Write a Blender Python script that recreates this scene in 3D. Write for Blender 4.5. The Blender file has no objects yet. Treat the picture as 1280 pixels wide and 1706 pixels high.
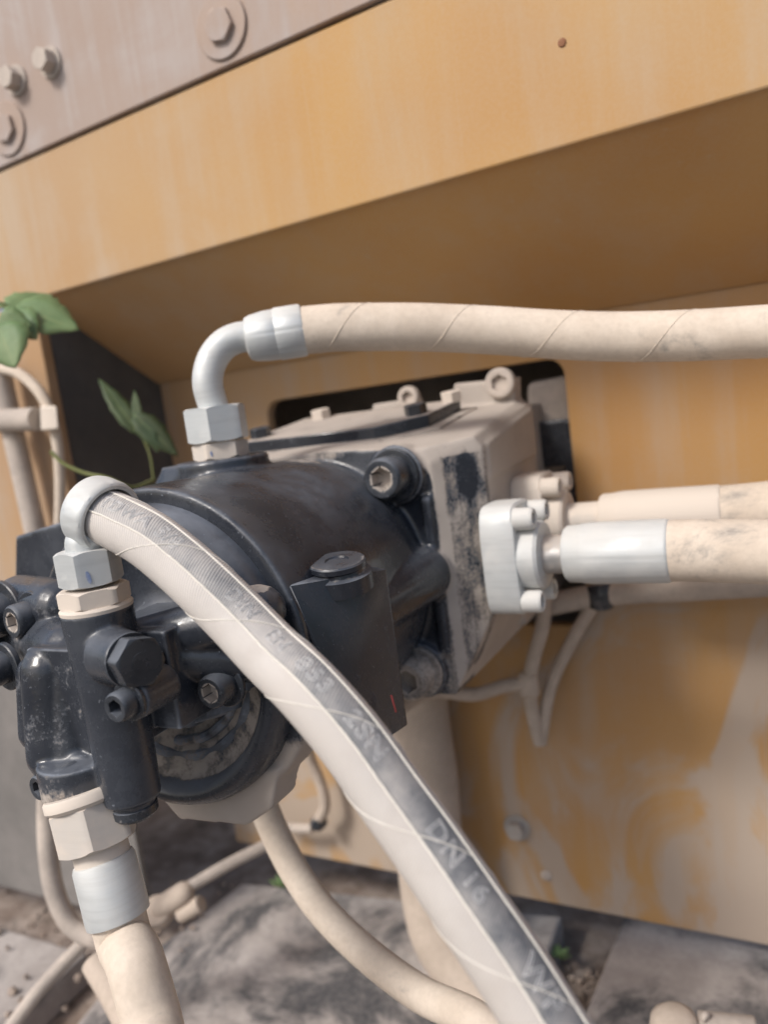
import bpy, bmesh, math, random
from mathutils import Vector, Matrix, Quaternion
random.seed(7)
R = math.radians
S = bpy.context.scene
COL = S.collection

# ---------------------------------------------------------------- camera
ORG = Vector((0, 0, 0.9))                      # pump axis at the block's front face
CAM = Vector((0.2413, -0.4277, 0.1018)) + ORG
FPX, CX, CY = 1281.0, 640.0, 853.0             # photo: 1280 x 1706
RX = Vector((0.88375449, 0.44914838, -0.1313154))     # image right in the world
RD = Vector((-0.05601577, -0.17706154, -0.98260442))  # image down
RF = Vector((-0.46458609, 0.8757368, -0.13131954))    # view direction
cam_d = bpy.data.cameras.new('camera'); cam = bpy.data.objects.new('camera', cam_d); COL.objects.link(cam)
M = Matrix.Identity(4)
for i, a in enumerate((RX, -RD, -RF)):
    for j in range(3): M[j][i] = a[j]
M.translation = CAM
cam.matrix_world = M
cam_d.sensor_fit = 'VERTICAL'; cam_d.sensor_height = 36.0; cam_d.lens = 36.0 * FPX / 1706.0
cam_d.clip_start = 0.01; cam_d.clip_end = 500
cam_d.dof.use_dof = True; cam_d.dof.focus_distance = 0.345; cam_d.dof.aperture_fstop = 5.8
S.camera = cam

# ---------------------------------------------------------------- light
SUN_TO = Vector((-0.30, -0.72, 0.80)).normalized()
w = bpy.data.worlds.new('World'); S.world = w; w.use_nodes = True
nt = w.node_tree; bg = nt.nodes['Background']
sky = nt.nodes.new('ShaderNodeTexSky'); sky.sky_type = 'NISHITA'; sky.sun_disc = False
sky.sun_elevation = math.asin(SUN_TO.z); sky.sun_rotation = math.atan2(SUN_TO.x, SUN_TO.y)
sky.air_density = 1.0; sky.dust_density = 4.0; sky.ozone_density = 1.0
nt.links.new(sky.outputs[0], bg.inputs[0]); bg.inputs[1].default_value = 0.085
sl = bpy.data.lights.new('sun', 'SUN'); sl.energy = 1.5; sl.angle = R(12); sl.color = (1, .965, .92)
so = bpy.data.objects.new('sun', sl); COL.objects.link(so)
so.rotation_euler = (-SUN_TO).to_track_quat('-Z', 'Y').to_euler(); so.location = (0, 0, 5)
S.view_settings.view_transform = 'Standard'; S.view_settings.look = 'None'
S.view_settings.exposure = 0.76; S.view_settings.gamma = 1.0

# ---------------------------------------------------------------- helpers: placing (all coordinates relative to ORG)
C0 = CAM - ORG
def ray(u, v): return RX * ((u - CX) / FPX) + RD * ((v - CY) / FPX) + RF
def at(u, v, d): return C0 + ray(u, v) * d
def onx(u, v, x): r = ray(u, v); return C0 + r * ((x - C0.x) / r.x)
def ony(u, v, y): r = ray(u, v); return C0 + r * ((y - C0.y) / r.y)
def onz(u, v, z): r = ray(u, v); return C0 + r * ((z - C0.z) / r.z)
V = Vector
XP, YM, ZP = V((1, 0, 0)), V((0, -1, 0)), V((0, 0, 1))

# ---------------------------------------------------------------- materials
def nodes(name):
    m = bpy.data.materials.new(name); m.use_nodes = True
    t = m.node_tree; b = t.nodes['Principled BSDF']
    return m, t, b
def N(t, kind, **kw):
    n = t.nodes.new(kind)
    for k, v in kw.items():
        if k.startswith('i_'): n.inputs[k[2:].replace('_', ' ')].default_value = v
        else: setattr(n, k, v)
    return n
def coord(t, scale=(1, 1, 1), kind='Object', rot=(0, 0, 0)):
    tc = N(t, 'ShaderNodeTexCoord'); mp = N(t, 'ShaderNodeMapping')
    mp.inputs['Scale'].default_value = scale; mp.inputs['Rotation'].default_value = rot
    t.links.new(tc.outputs[kind], mp.inputs[0]); return mp.outputs[0]
def noise(t, vec, scale, detail=4, rough=.55, dist=0.0):
    n = N(t, 'ShaderNodeTexNoise'); n.inputs['Scale'].default_value = scale
    n.inputs['Detail'].default_value = detail; n.inputs['Roughness'].default_value = rough
    n.inputs['Distortion'].default_value = dist
    t.links.new(vec, n.inputs['Vector']); return n.outputs['Fac']
def mrange(t, val, a, b, c=0.0, d=1.0, smooth=True):
    n = N(t, 'ShaderNodeMapRange'); n.interpolation_type = 'SMOOTHSTEP' if smooth else 'LINEAR'
    t.links.new(val, n.inputs[0])
    for i, x in enumerate((a, b, c, d)): n.inputs[i + 1].default_value = x
    return n.outputs[0]
def mth(t, op, a, b=None, c=None, clamp=False):
    n = N(t, 'ShaderNodeMath', operation=op, use_clamp=clamp)
    for i, x in enumerate((a, b, c)):
        if x is None: continue
        if isinstance(x, (int, float)): n.inputs[i].default_value = x
        else: t.links.new(x, n.inputs[i])
    return n.outputs[0]
def mixc(t, fac, a, b, blend='MIX'):
    n = N(t, 'ShaderNodeMix', data_type='RGBA', blend_type=blend)
    for i, x in ((0, fac), (6, a), (7, b)):
        if isinstance(x, (int, float)): n.inputs[i].default_value = x
        elif isinstance(x, tuple): n.inputs[i].default_value = x if len(x) == 4 else (*x, 1)
        else: t.links.new(x, n.inputs[i])
    return n.outputs[2]
def bump(t, b, h, strength=.3, dist=.001):
    n = N(t, 'ShaderNodeBump'); n.inputs['Strength'].default_value = strength; n.inputs['Distance'].default_value = dist
    t.links.new(h, n.inputs['Height']); t.links.new(n.outputs[0], b.inputs['Normal'])
def normal_z(t):
    g = N(t, 'ShaderNodeNewGeometry'); s = N(t, 'ShaderNodeSeparateXYZ'); t.links.new(g.outputs['Normal'], s.inputs[0])
    return s.outputs[2]
def attr(t, name):
    n = N(t, 'ShaderNodeAttribute', attribute_name=name); return n.outputs['Fac']
def setin(t, b, **kw):
    for k, v in kw.items():
        i = b.inputs[{'col': 'Base Color', 'rough': 'Roughness', 'metal': 'Metallic', 'spec': 'Specular IOR Level', 'coat': 'Coat Weight'}[k]]
        if isinstance(v, (int, float)): i.default_value = v
        elif isinstance(v, tuple): i.default_value = (*v, 1)
        else: t.links.new(v, i)
DUST = (.50, .43, .37)
MAT = {}

def mk_paint(name, paint, film, low, dust=DUST, seed=0):
    # sun-faded orange machine paint with rain streaks and dry mud; low = more mud towards the deck
    m, t, b = nodes(name)
    co = coord(t)
    st = noise(t, coord(t, (26, 26, 1.6)), 1.6, 4, .6, .3)
    st2 = noise(t, coord(t, (70, 70, 1.3)), 1.5, 3, .55, .2)
    pat = noise(t, co, 9, 6, .62, .5)
    big = noise(t, co, 3.6, 3, .5)
    f = mth(t, 'ADD', mth(t, 'MULTIPLY', st, .5), mth(t, 'MULTIPLY', pat, .5))
    f = mrange(t, f, .43, .66)
    thin = mrange(t, st2, .64, .78, 0, .20)
    f = mth(t, 'ADD', mth(t, 'MULTIPLY', f, film), thin)
    f = mth(t, 'ADD', f, mrange(t, big, .3, .75, .08, .26))
    sx = N(t, 'ShaderNodeSeparateXYZ'); t.links.new(co, sx.inputs[0])
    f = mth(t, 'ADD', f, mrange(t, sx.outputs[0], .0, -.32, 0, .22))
    if low:
        zl = mrange(t, sx.outputs[2], .40, .26, 0, 1)
        blot = noise(t, coord(t, (1.1, 1.1, .75)), 7.5, 6, .55, 1.6)
        f = mth(t, 'ADD', f, mth(t, 'MULTIPLY', zl, mrange(t, blot, .42, .56, 0, .66)))
    f = mth(t, 'MINIMUM', f, .88)
    var = noise(t, co, 5, 2, .5)
    pc = mixc(t, mrange(t, var, .35, .7), paint, tuple(x * y for x, y in zip(paint, (.88, .80, .72))))
    c = mixc(t, f, pc, dust)
    fine = noise(t, co, 420, 2, .6)
    c = mixc(t, mrange(t, fine, .3, .8, 0, .12), c, dust)
    setin(t, b, col=c, rough=mrange(t, f, 0, .7, .5, .95), spec=.3)
    bump(t, b, mth(t, 'ADD', mth(t, 'MULTIPLY', pat, .6), mth(t, 'MULTIPLY', fine, .25)), .12, .001)
    MAT[name] = m
mk_paint('orange_paint', (.50, .282, .078), .30, False, (.50, .425, .345))
mk_paint('orange_soffit', (.56, .31, .085), .16, False, (.50, .42, .33))
mk_paint('orange_panel', (.46, .25, .066), .30, True, (.41, .35, .30))
mk_paint('dusty_hazed_paint', (.38, .28, .22), .8, False, (.44, .39, .37))  # dusty upper plate, with a pale veil of glare mixed into its colour

def mk_black(name, base=(.010, .0125, .019), film=.058, up=.10, streak=1.0, top=0, edges=.55):
    # gloss black casting paint under a film that is part dust, part painted-in haze and bluish sheen; 'dust' attribute marks where the dirt lies thick
    m, t, b = nodes(name); co = coord(t)
    n1 = noise(t, co, 60, 6, .65); n2 = noise(t, coord(t, (95, 95, 11)), 1, 6, .62, .4); n3 = noise(t, co, 520, 3, .6); n4 = noise(t, co, 14, 3, .5)
    a = attr(t, 'dust')
    thick = mth(t, 'ADD', a, mth(t, 'MULTIPLY', mth(t, 'SUBTRACT', n2, .5), streak))
    thick = mth(t, 'ADD', thick, mth(t, 'MULTIPLY', mth(t, 'SUBTRACT', n1, .5), .9))
    thick = mth(t, 'ADD', thick, mth(t, 'MULTIPLY', mth(t, 'SUBTRACT', n3, .5), .55))
    thick = mrange(t, thick, .28, .82)
    thick = mth(t, 'MULTIPLY', thick, mrange(t, a, .05, .3))
    nz = mrange(t, normal_z(t), .1, 1.0, 0, up)
    if top: thick = mth(t, 'MAXIMUM', thick, mth(t, 'MULTIPLY', mrange(t, normal_z(t), .70, .90), mrange(t, n1, .2, .5, .75, 1.0)))
    thin = mth(t, 'MULTIPLY', mth(t, 'ADD', film, nz), mrange(t, n1, .25, .72, .6, 1.15))
    thin = mth(t, 'MULTIPLY', thin, mrange(t, n4, .3, .7, .35, 1.7))
    ge = N(t, 'ShaderNodeNewGeometry'); edge = mrange(t, ge.outputs['Pointiness'], .515, .58, 0, edges)  # highlights painted as paler colour along convex edges
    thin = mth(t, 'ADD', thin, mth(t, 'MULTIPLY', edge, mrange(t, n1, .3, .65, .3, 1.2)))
    sp = mth(t, 'MULTIPLY', mrange(t, n3, .66, .74), .50)
    f = mth(t, 'MAXIMUM', mth(t, 'ADD', thin, mth(t, 'MULTIPLY', sp, .5)), thick, clamp=True)
    d2 = mixc(t, noise(t, co, 30, 4, .6), (.33, .285, .25), (.50, .45, .405))
    d2 = mixc(t, mrange(t, thick, .0, .5), (.36, .40, .47), d2)  # thin film tinted bluish, a painted sky reflection
    setin(t, b, col=mixc(t, f, base, d2), rough=mth(t, 'ADD', mrange(t, f, 0, .5, .18, .9), mrange(t, n1, .3, .7, -.03, .12)), spec=.55)
    bump(t, b, mth(t, 'ADD', mth(t, 'MULTIPLY', n3, .40), mth(t, 'MULTIPLY', mth(t, 'ADD', n1, thick), .5)), .25, .0008)
    MAT[name] = m
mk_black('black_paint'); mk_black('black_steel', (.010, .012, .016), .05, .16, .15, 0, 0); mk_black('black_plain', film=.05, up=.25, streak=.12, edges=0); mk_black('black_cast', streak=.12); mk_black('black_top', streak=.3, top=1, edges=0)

def mk_zinc(name, col, dust, f0, f1, metal=.55, rough=.42):
    m, t, b = nodes(name); co = coord(t)
    n1 = noise(t, co, 45, 5, .6); n2 = noise(t, co, 300, 3, .6)
    up = mrange(t, normal_z(t), .2, .9, 0, .35)
    a = attr(t, 'dust')
    f = mth(t, 'ADD', mth(t, 'ADD', mrange(t, n1, .35, .7, f0, f1), up), a, clamp=True)
    n3 = noise(t, coord(t, (30, 30, 400)), 1, 4, .6); n4 = noise(t, co, 120, 5, .7)
    f = mth(t, 'ADD', f, mrange(t, n4, .55, .75, 0, .35), clamp=True)
    col = mixc(t, mrange(t, n3, .4, .7, 0, .4), col, tuple(x * .72 for x in col))
    setin(t, b, col=mixc(t, f, col, dust), rough=mrange(t, f, 0, .8, rough, .9), metal=mth(t, 'MULTIPLY', mth(t, 'SUBTRACT', 1.0, f), metal), spec=.5)
    bump(t, b, mth(t, 'ADD', n2, n1), .1, .0005)
    MAT[name] = m
mk_zinc('zinc', (.58, .61, .62), (.62, .60, .565), .05, .35, .40)
mk_zinc('zinc_dusty', (.50, .50, .49), (.62, .55, .48), .45, .95, .4)
mk_zinc('steel_bare', (.45, .46, .47), (.48, .41, .35), .1, .6, .8, .35)

def mk_dusty(name, col, col2, scale=40, contrast=(.35, .7), bumpd=.0008, dark=None, dark_at=(.62, .72), dscale=8):
    m, t, b = nodes(name); co = coord(t)
    n1 = noise(t, co, scale, 6, .62); n2 = noise(t, co, scale * 9, 3, .6)
    c = mixc(t, mrange(t, n1, *contrast), col, col2)
    if dark:
        nd = noise(t, co, dscale, 8, .68, .4)
        fd = mrange(t, nd, *dark_at)
        c = mixc(t, fd, c, mixc(t, n2, dark, tuple(x * 2.2 for x in dark)))
    c = mixc(t, mrange(t, n2, .3, .75, 0, .25), c, tuple(x * .7 for x in col))
    setin(t, b, col=c, rough=.92, spec=.2)
    bump(t, b, mth(t, 'ADD', n1, mth(t, 'MULTIPLY', n2, .4)), .35, bumpd)
    MAT[name] = m
mk_dusty('dust_cream', (.60, .51, .42), (.70, .61, .515), 34, (.3, .72), .0009, dark=(.16, .15, .14), dark_at=(.57, .74), dscale=24)
mk_dusty('dust_grey', (.42, .37, .33), (.56, .49, .43), 30)
mk_dusty('dust_tan', (.46, .385, .32), (.56, .475, .40), 25)
mk_dusty('cable_dust', (.44, .37, .31), (.54, .46, .39), 60)
mk_dusty('deck_dust', (.35, .315, .295), (.48, .44, .415), 22, bumpd=.002, dark=(.05, .05, .053), dark_at=(.44, .60), dscale=7.5)
mk_dusty('dirt', (.20, .15, .12), (.42, .35, .30), 26, bumpd=.004, dark=(.07, .06, .05), dark_at=(.55, .7), dscale=16)
mk_dusty('dark_plate', (.10, .10, .102), (.145, .142, .138), 10)
mk_dusty('grey_sheet', (.17, .162, .155), (.23, .215, .205), 9)
mk_dusty('interior', (.24, .22, .20), (.34, .31, .29), 12)
mk_dusty('ground_soil', (.13, .125, .12), (.18, .172, .165), 2)
mk_dusty('stem_green', (.20, .22, .09), (.26, .27, .13), 60)
mk_dusty('rust', (.23, .10, .05), (.36, .20, .13), 90)
mk_dusty('red_wire', (.32, .06, .06), (.36, .10, .09), 60)

def mk_leaf(nm='leaf', k=1.0):
    m, t, b = nodes(nm); co = coord(t)
    n = noise(t, co, 40, 4, .6)
    a = attr(t, 'rib')
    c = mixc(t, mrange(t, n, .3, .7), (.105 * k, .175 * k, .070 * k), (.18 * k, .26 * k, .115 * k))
    c = mixc(t, mrange(t, a, .75, 1, 0, .5), c, (.22, .28, .12))
    setin(t, b, col=c, rough=.55, spec=.35)
    b.inputs['Subsurface Weight'].default_value = .1
    MAT[nm] = m
mk_leaf(); mk_leaf('leaf_shaded', .42)  # second leaf is the same green darkened, recess shade painted in

def mk_hose(name, stripe):
    # fabric-impression hydraulic hose under pale dust; stripe: rubbed-clean band (UV: u around 0..1, v metres along)
    m, t, b = nodes(name)
    uv = N(t, 'ShaderNodeUVMap'); uv.uv_map = 'UVMap'
    sx = N(t, 'ShaderNodeSeparateXYZ'); t.links.new(uv.outputs[0], sx.inputs[0])
    U, L = sx.outputs[0], sx.outputs[1]
    co = coord(t)
    n1 = noise(t, co, 70, 6, .62); n2 = noise(t, co, 700, 3, .6); n0 = noise(t, co, 16, 3, .5)
    # slanting weave ribs
    ph = mth(t, 'ADD', mth(t, 'MULTIPLY', L, 2 * math.pi / .00115), mth(t, 'MULTIPLY', U, 2 * math.pi * 26))
    weave = mth(t, 'MULTIPLY', mth(t, 'ADD', mth(t, 'SINE', ph), 1.0), .5)
    c = mixc(t, mrange(t, n0, .3, .7), (.56, .52, .485), (.66, .625, .59))
    c = mixc(t, mth(t, 'MULTIPLY', mrange(t, n1, .45, .75), .35), c, (.48, .43, .39))
    c = mixc(t, mth(t, 'MULTIPLY', mth(t, 'SUBTRACT', 1.0, weave), mrange(t, n0, .32, .62, .16, .48)), c, (.30, .28, .27))
    h = mth(t, 'ADD', mth(t, 'MULTIPLY', weave, .6), mth(t, 'MULTIPLY', n1, .5))
    if stripe:
        a = attr(t, 'stripe')
        wear = mrange(t, L, .0, .08, .55, 1.0)
        k = mth(t, 'ADD', mth(t, 'MULTIPLY', n1, .75), mth(t, 'MULTIPLY', n0, .35))
        k = mrange(t, k, .36, .78, 1.0, .25)
        f = mth(t, 'MULTIPLY', mth(t, 'MULTIPLY', a, wear), k)
        rub = mixc(t, n1, (.07, .076, .088), (.22, .23, .25))
        rub = mixc(t, mth(t, 'MULTIPLY', weave, mrange(t, L, .05, .25, .75, .10)), rub, (.5, .49, .48))
        c = mixc(t, mth(t, 'MINIMUM', mth(t, 'MULTIPLY', f, 1.12), 1.0), c, rub)
    setin(t, b, col=c, rough=.85, spec=.25)
    bump(t, b, h, .45, .0005)
    MAT[name] = m
mk_hose('woven_hose', True)
mk_dusty('hose_edge', (.70, .67, .61), (.78, .74, .68), 90, bumpd=.0002)
mk_dusty('letter_dust', (.42, .425, .435), (.64, .63, .62), 160, bumpd=.0002)

# ---------------------------------------------------------------- helpers: building
def smooth(me, ang=35):
    me.polygons.foreach_set('use_smooth', [True] * len(me.polygons))
    me.set_sharp_from_angle(angle=R(ang)); me.update()
def root(name, label, cat, loc, group=None, kind=None):
    o = bpy.data.objects.new(name, None); o.empty_display_size = .02; COL.objects.link(o)
    o.location = V(loc) + ORG; o['label'] = label; o['category'] = cat
    if group: o['group'] = group
    if kind: o['kind'] = kind
    o['base'] = list(loc)
    return o
def base_of(o):
    while o.parent: o = o.parent
    return V(o['base']) if 'base' in o else V((0, 0, 0))
def put(name, bm, mat, parent=None, ang=35, dust=None, label=None, cat=None, group=None, kind=None, bevel=0, recalc=True, loc=None):
    """link bm (coordinates relative to ORG) as one mesh object"""
    if recalc: bmesh.ops.recalc_face_normals(bm, faces=bm.faces)
    off = base_of(parent) if parent else (V(loc) if loc is not None else V((0, 0, 0)))
    bm.transform(Matrix.Translation(-off))
    me = bpy.data.meshes.new(name); bm.to_mesh(me); bm.free()
    o = bpy.data.objects.new(name, me); COL.objects.link(o)
    me.materials.append(MAT[mat])
    if parent: o.parent = parent
    else: o.location = off + ORG; o['base'] = list(off)
    if bevel:
        md = o.modifiers.new('bevel', 'BEVEL'); md.width = bevel; md.segments = 3; md.limit_method = 'ANGLE'; md.angle_limit = R(40)
    smooth(me, ang)
    if dust is not None:
        a = me.attributes.new('dust', 'FLOAT', 'POINT')
        vals = [dust(v.co + off, v.normal) if callable(dust) else dust for v in me.vertices]
        a.data.foreach_set('value', vals)
    for k, x in (('label', label), ('category', cat), ('group', group), ('kind', kind)):
        if x: o[k] = x
    return o
def merge(bm, other):
    me = bpy.data.meshes.new('tmp'); other.to_mesh(me); other.free(); bm.from_mesh(me); bpy.data.meshes.remove(me); return bm
def frame(d):
    d = V(d).normalized(); a = V((0, 0, 1)) if abs(d.z) < .9 else V((0, 1, 0))
    x = d.cross(a).normalized(); y = d.cross(x); return x, y, d
def lathe(prof, c, d, seg=40, radf=None, closed=True, rot=0):
    """prof: [(radius, height along d)] ; ends capped when closed"""
    bm = bmesh.new(); x, y, z = frame(d); c = V(c); rings = []
    for r, h in prof:
        ring = []
        for i in range(seg):
            a = 2 * math.pi * i / seg + rot
            rr = radf(r, h, a) if radf else r
            hh = h
            if isinstance(rr, tuple): rr, hh = rr
            ring.append(bm.verts.new(c + (x * math.cos(a) + y * math.sin(a)) * rr + z * hh))
        rings.append(ring)
    for r0, r1 in zip(rings, rings[1:]):
        for i in range(seg):
            bm.faces.new((r0[i], r0[(i + 1) % seg], r1[(i + 1) % seg], r1[i]))
    if closed:
        bm.faces.new(rings[0][::-1]); bm.faces.new(rings[-1])
    return bm
def cyl(c0, c1, r, seg=32, bev=0.0, r1=None):
    c0, c1 = V(c0), V(c1); d = c1 - c0; L = d.length; r1 = r if r1 is None else r1
    p = [(r, 0), (r1, L)] if not bev else [(r - bev, 0), (r - bev * .3, bev * .3), (r, bev), (r1, L - bev), (r1 - bev * .3, L - bev * .3), (r1 - bev, L)]
    return lathe(p, c0, d, seg)
def capsule(c0, c1, r, seg=24, r1=None):
    c0, c1 = V(c0), V(c1); d = c1 - c0; L = d.length; r1 = r if r1 is None else r1
    p = [(max(1e-5, r * math.sin(a)), -r * math.cos(a)) for a in [R(x) for x in (2, 25, 50, 75, 90)]]
    p += [(max(1e-5, r1 * math.cos(a)), L + r1 * math.sin(a)) for a in [R(x) for x in (0, 15, 40, 65, 88)]]
    return lathe(p, c0, d, seg)
def hull(pts):
    bm = bmesh.new()
    for p in pts: bm.verts.new(V(p))
    bmesh.ops.convex_hull(bm, input=bm.verts)
    bmesh.ops.dissolve_limit(bm, angle_limit=R(2), verts=bm.verts, edges=bm.edges)
    return bm
def box(lo, hi):
    return hull([(x, y, z) for x in (lo[0], hi[0]) for y in (lo[1], hi[1]) for z in (lo[2], hi[2])])
def hexnut(c, d, af, h, rot=0.0, ch=.9, bore=0):
    """hexagon nut, af across flats, with the curved chamfers of a turned hexagon"""
    rc = af / 2 * 1.02
    def hr(a): return af / 2 / math.cos(((a - rot + R(30)) % R(60)) - R(30))
    seg = 72; bm = bmesh.new(); x, y, z = frame(d); c = V(c); rings = []
    rows = []
    for k in range(6):
        ring = []
        for i in range(seg):
            a = 2 * math.pi * i / seg; H = hr(a); drop = max(0, (H - rc)) * .62
            r, t = [(rc * .9, 0), (min(H, rc), 0), (H, drop + 1e-5), (H, h - drop - 1e-5), (min(H, rc), h), (rc * .9, h)][k]
            ring.append(bm.verts.new(c + (x * math.cos(a) + y * math.sin(a)) * r + z * t))
        rows.append(ring)
    for r0, r1 in zip(rows, rows[1:]):
        for i in range(seg): bm.faces.new((r0[i], r0[(i + 1) % seg], r1[(i + 1) % seg], r1[i]))
    bm.faces.new(rows[0][::-1]); bm.faces.new(rows[-1])
    bmesh.ops.remove_doubles(bm, verts=bm.verts, dist=1e-6)
    return bm
def capscrew(c, d, r, h, sock=.55, knurl=True):
    """socket head cap screw; c on the seat, d outward"""
    rs = r * sock
    hx = lambda a: rs / math.cos(((a + R(30)) % R(60)) - R(30)) * .92
    def rf(rr, hh, a):
        if rr < 0: return hx(a)
        if rr == r and knurl and .1 * h < hh < .85 * h: return r * (1 - .012 * (int(a / (2 * math.pi) * 48 + .5) % 2))
        return rr
    p = [(r, 0), (r, .12 * h), (r, .82 * h), (r * .95, .93 * h), (r * .86, h), (r * sock * 1.25, h), (-1, h * .97), (-1, h * .45), (rs * .2, h * .38)]
    return lathe(p, c, d, 48, rf)
def ringpart(c, d, r0, r1, h, seg=40):
    """flat washer"""
    p = [(r0, 0), (r1 - .0004, 0), (r1, .0004), (r1, h - .0005), (r1 - .0006, h), (r0, h), (r0, 0)]
    return lathe(p, c, d, seg, closed=False)
def spline(pts, n):
    """Catmull-Rom through points, evenly spaced samples"""
    P = [V(p) for p in pts]; P = [P[0] * 2 - P[1]] + P + [P[-1] * 2 - P[-2]]
    raw = []
    for i in range(1, len(P) - 2):
        a, b, c, d = P[i - 1:i + 3]
        for k in range(24):
            t = k / 24
            raw.append(.5 * ((2 * b) + (c - a) * t + (2 * a - 5 * b + 4 * c - d) * t * t + (3 * b - a - 3 * c + d) * t ** 3))
    raw.append(P[-2])
    acc = [0]
    for a, b in zip(raw, raw[1:]): acc.append(acc[-1] + (b - a).length)
    out = []; j = 0
    for i in range(n):
        s = acc[-1] * i / (n - 1)
        while j < len(acc) - 2 and acc[j + 1] < s: j += 1
        t = (s - acc[j]) / max(1e-9, acc[j + 1] - acc[j]); out.append(raw[j].lerp(raw[j + 1], min(1, t)))
    return out, acc[-1]
def tangents(p):
    return [((p[min(i + 1, len(p) - 1)] - p[max(i - 1, 0)]).normalized()) for i in range(len(p))]
def tube(pts, r, n=60, seg=24, cap=True, raw=False, rfun=None):
    p, L = (list(map(V, pts)), 0) if raw else spline(pts, n)
    T = tangents(p); bm = bmesh.new(); uvl = bm.loops.layers.uv.new('UVMap')
    x, _, _ = frame(T[0]); rings = []; s = 0; S_ = []
    for i, (q, t) in enumerate(zip(p, T)):
        x = (x - t * x.dot(t)).normalized(); y = t.cross(x)
        if i: s += (q - p[i - 1]).length
        S_.append(s)
        rr = r if rfun is None else rfun(s)
        rings.append([bm.verts.new(q + (x * math.cos(2 * math.pi * k / seg) + y * math.sin(2 * math.pi * k / seg)) * rr) for k in range(seg)])
    for i in range(len(p) - 1):
        for k in range(seg):
            f = bm.faces.new((rings[i][k], rings[i][(k + 1) % seg], rings[i + 1][(k + 1) % seg], rings[i + 1][k]))
            for lp, uvv in zip(f.loops, ((k, i), (k + 1, i), (k + 1, i + 1), (k, i + 1))):
                lp[uvl].uv = (uvv[0] / seg, S_[uvv[1]])
    if cap: bm.faces.new(rings[0][::-1]); bm.faces.new(rings[-1])
    return bm
def cast(name, bms, mat, parent, voxel=.0013, it=6, dust=None):
    """fuse overlapping solids into one cast body with soft fillets"""
    bm = bmesh.new()
    for b in bms:
        bmesh.ops.recalc_face_normals(b, faces=b.faces); merge(bm, b)
    me = bpy.data.meshes.new('tmp_cast'); bm.to_mesh(me); bm.free()
    o = bpy.data.objects.new('tmp_cast', me); COL.objects.link(o)
    md = o.modifiers.new('r', 'REMESH'); md.mode = 'VOXEL'; md.voxel_size = voxel
    ms = o.modifiers.new('s', 'SMOOTH'); ms.factor = .5; ms.iterations = it
    dg = bpy.context.evaluated_depsgraph_get(); dg.update()
    m2 = bpy.data.meshes.new_from_object(o.evaluated_get(dg))
    bpy.data.objects.remove(o); bpy.data.meshes.remove(me)
    b2 = bmesh.new(); b2.from_mesh(m2); bpy.data.meshes.remove(m2)
    return put(name, b2, mat, parent, ang=75, dust=dust)
def smoothstep(a, b, x):
    t = max(0, min(1, (x - a) / (b - a))); return t * t * (3 - 2 * t)

# ================================================================ ground and deck (setting)
bm = bmesh.new(); bmesh.ops.create_grid(bm, x_segments=8, y_segments=8, size=60)
bm.transform(Matrix.Translation((0, 0, -.9)))
put('ground', bm, 'ground_soil', kind='structure')
bm = box((-1.2, -.45, -.52), (1.0, .60, -.44)); 
put('deck_floor', bm, 'dirt', kind='structure', bevel=.004)

# ================================================================ machine body
body = root('machine_body', 'orange painted machine frame with square cutout around the black pump', 'machine frame', (0, .2, -.4))
YP = .2
# --- back panel with rounded cutout
def rounded_rect(x0, x1, z0, z1, r, n=6):
    out = []
    for cx, cz, a0 in ((x1 - r, z1 - r, 0), (x0 + r, z1 - r, 90), (x0 + r, z0 + r, 180), (x1 - r, z0 + r, 270)):
        for i in range(n + 1):
            a = R(a0 + 90 * i / n); out.append((cx + r * math.cos(a), cz + r * math.sin(a)))
    return out
hole = rounded_rect(-.206, .088, -.10, .124, .014)
def panel_mesh(outer, hole, y0, y1):
    bm = bmesh.new()
    def loop(pts, y): return [bm.verts.new((x, y, z)) for x, z in pts]
    for y in (y0, y1):
        o = loop(outer, y); h = loop(hole, y); es = []
        for L in (o, h): es += [bm.edges.new((L[i], L[(i + 1) % len(L)])) for i in range(len(L))]
        bmesh.ops.triangle_fill(bm, edges=es, use_beauty=True)
        if y == y0: fo, fh = o, h
        else:
            for A, B in ((fo, o), (fh, h)):
                for i in range(len(A)): bm.faces.new((A[i], A[(i + 1) % len(A)], B[(i + 1) % len(B)], B[i]))
    return bm
outer = [(-.338, -.362), (.8, -.378), (.8, .166), (-.338, .170)]
put('rear_sheet', box((-1.1, .46, -.44), (-.32, .47, .2)), 'grey_sheet', body)
put('back_panel', panel_mesh(outer, hole, YP, YP + .012), 'orange_panel', body, bevel=.0015)
# --- front beam: face, soffit, upper plate, end column, black side plate
YB = .06
zb = lambda x: .2367 + (x + .318) * .0078          # lower edge of the beam face
zt = lambda x: .350 + (x + .347) * .0237          # seam under the upper plate
XL, XR = -.80, .80
bm = hull([(XL, YB, zb(XL)), (XR, YB, zb(XR)), (XR, YB, zt(XR) - .0004), (XL, YB, zt(XL) - .0004), (XL, YB + .012, zb(XL) + .006), (XR, YB + .012, zb(XR) + .006), (XR, YB + .012, zt(XR) - .0004), (XL, YB + .012, zt(XL) - .0004)])
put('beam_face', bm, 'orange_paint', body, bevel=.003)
bm = hull([(-.338, YB + .003, zb(-.338) + .0025), (XR, YB + .003, zb(XR) + .0025), (XR, YP - .002, .1505), (-.338, YP - .002, .1595),
           (-.338, YB + .013, zb(-.338) + .013), (XR, YB + .013, zb(XR) + .013), (XR, YP - .002, .164), (-.338, YP - .002, .172)])
put('soffit', bm, 'orange_soffit', body)
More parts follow.
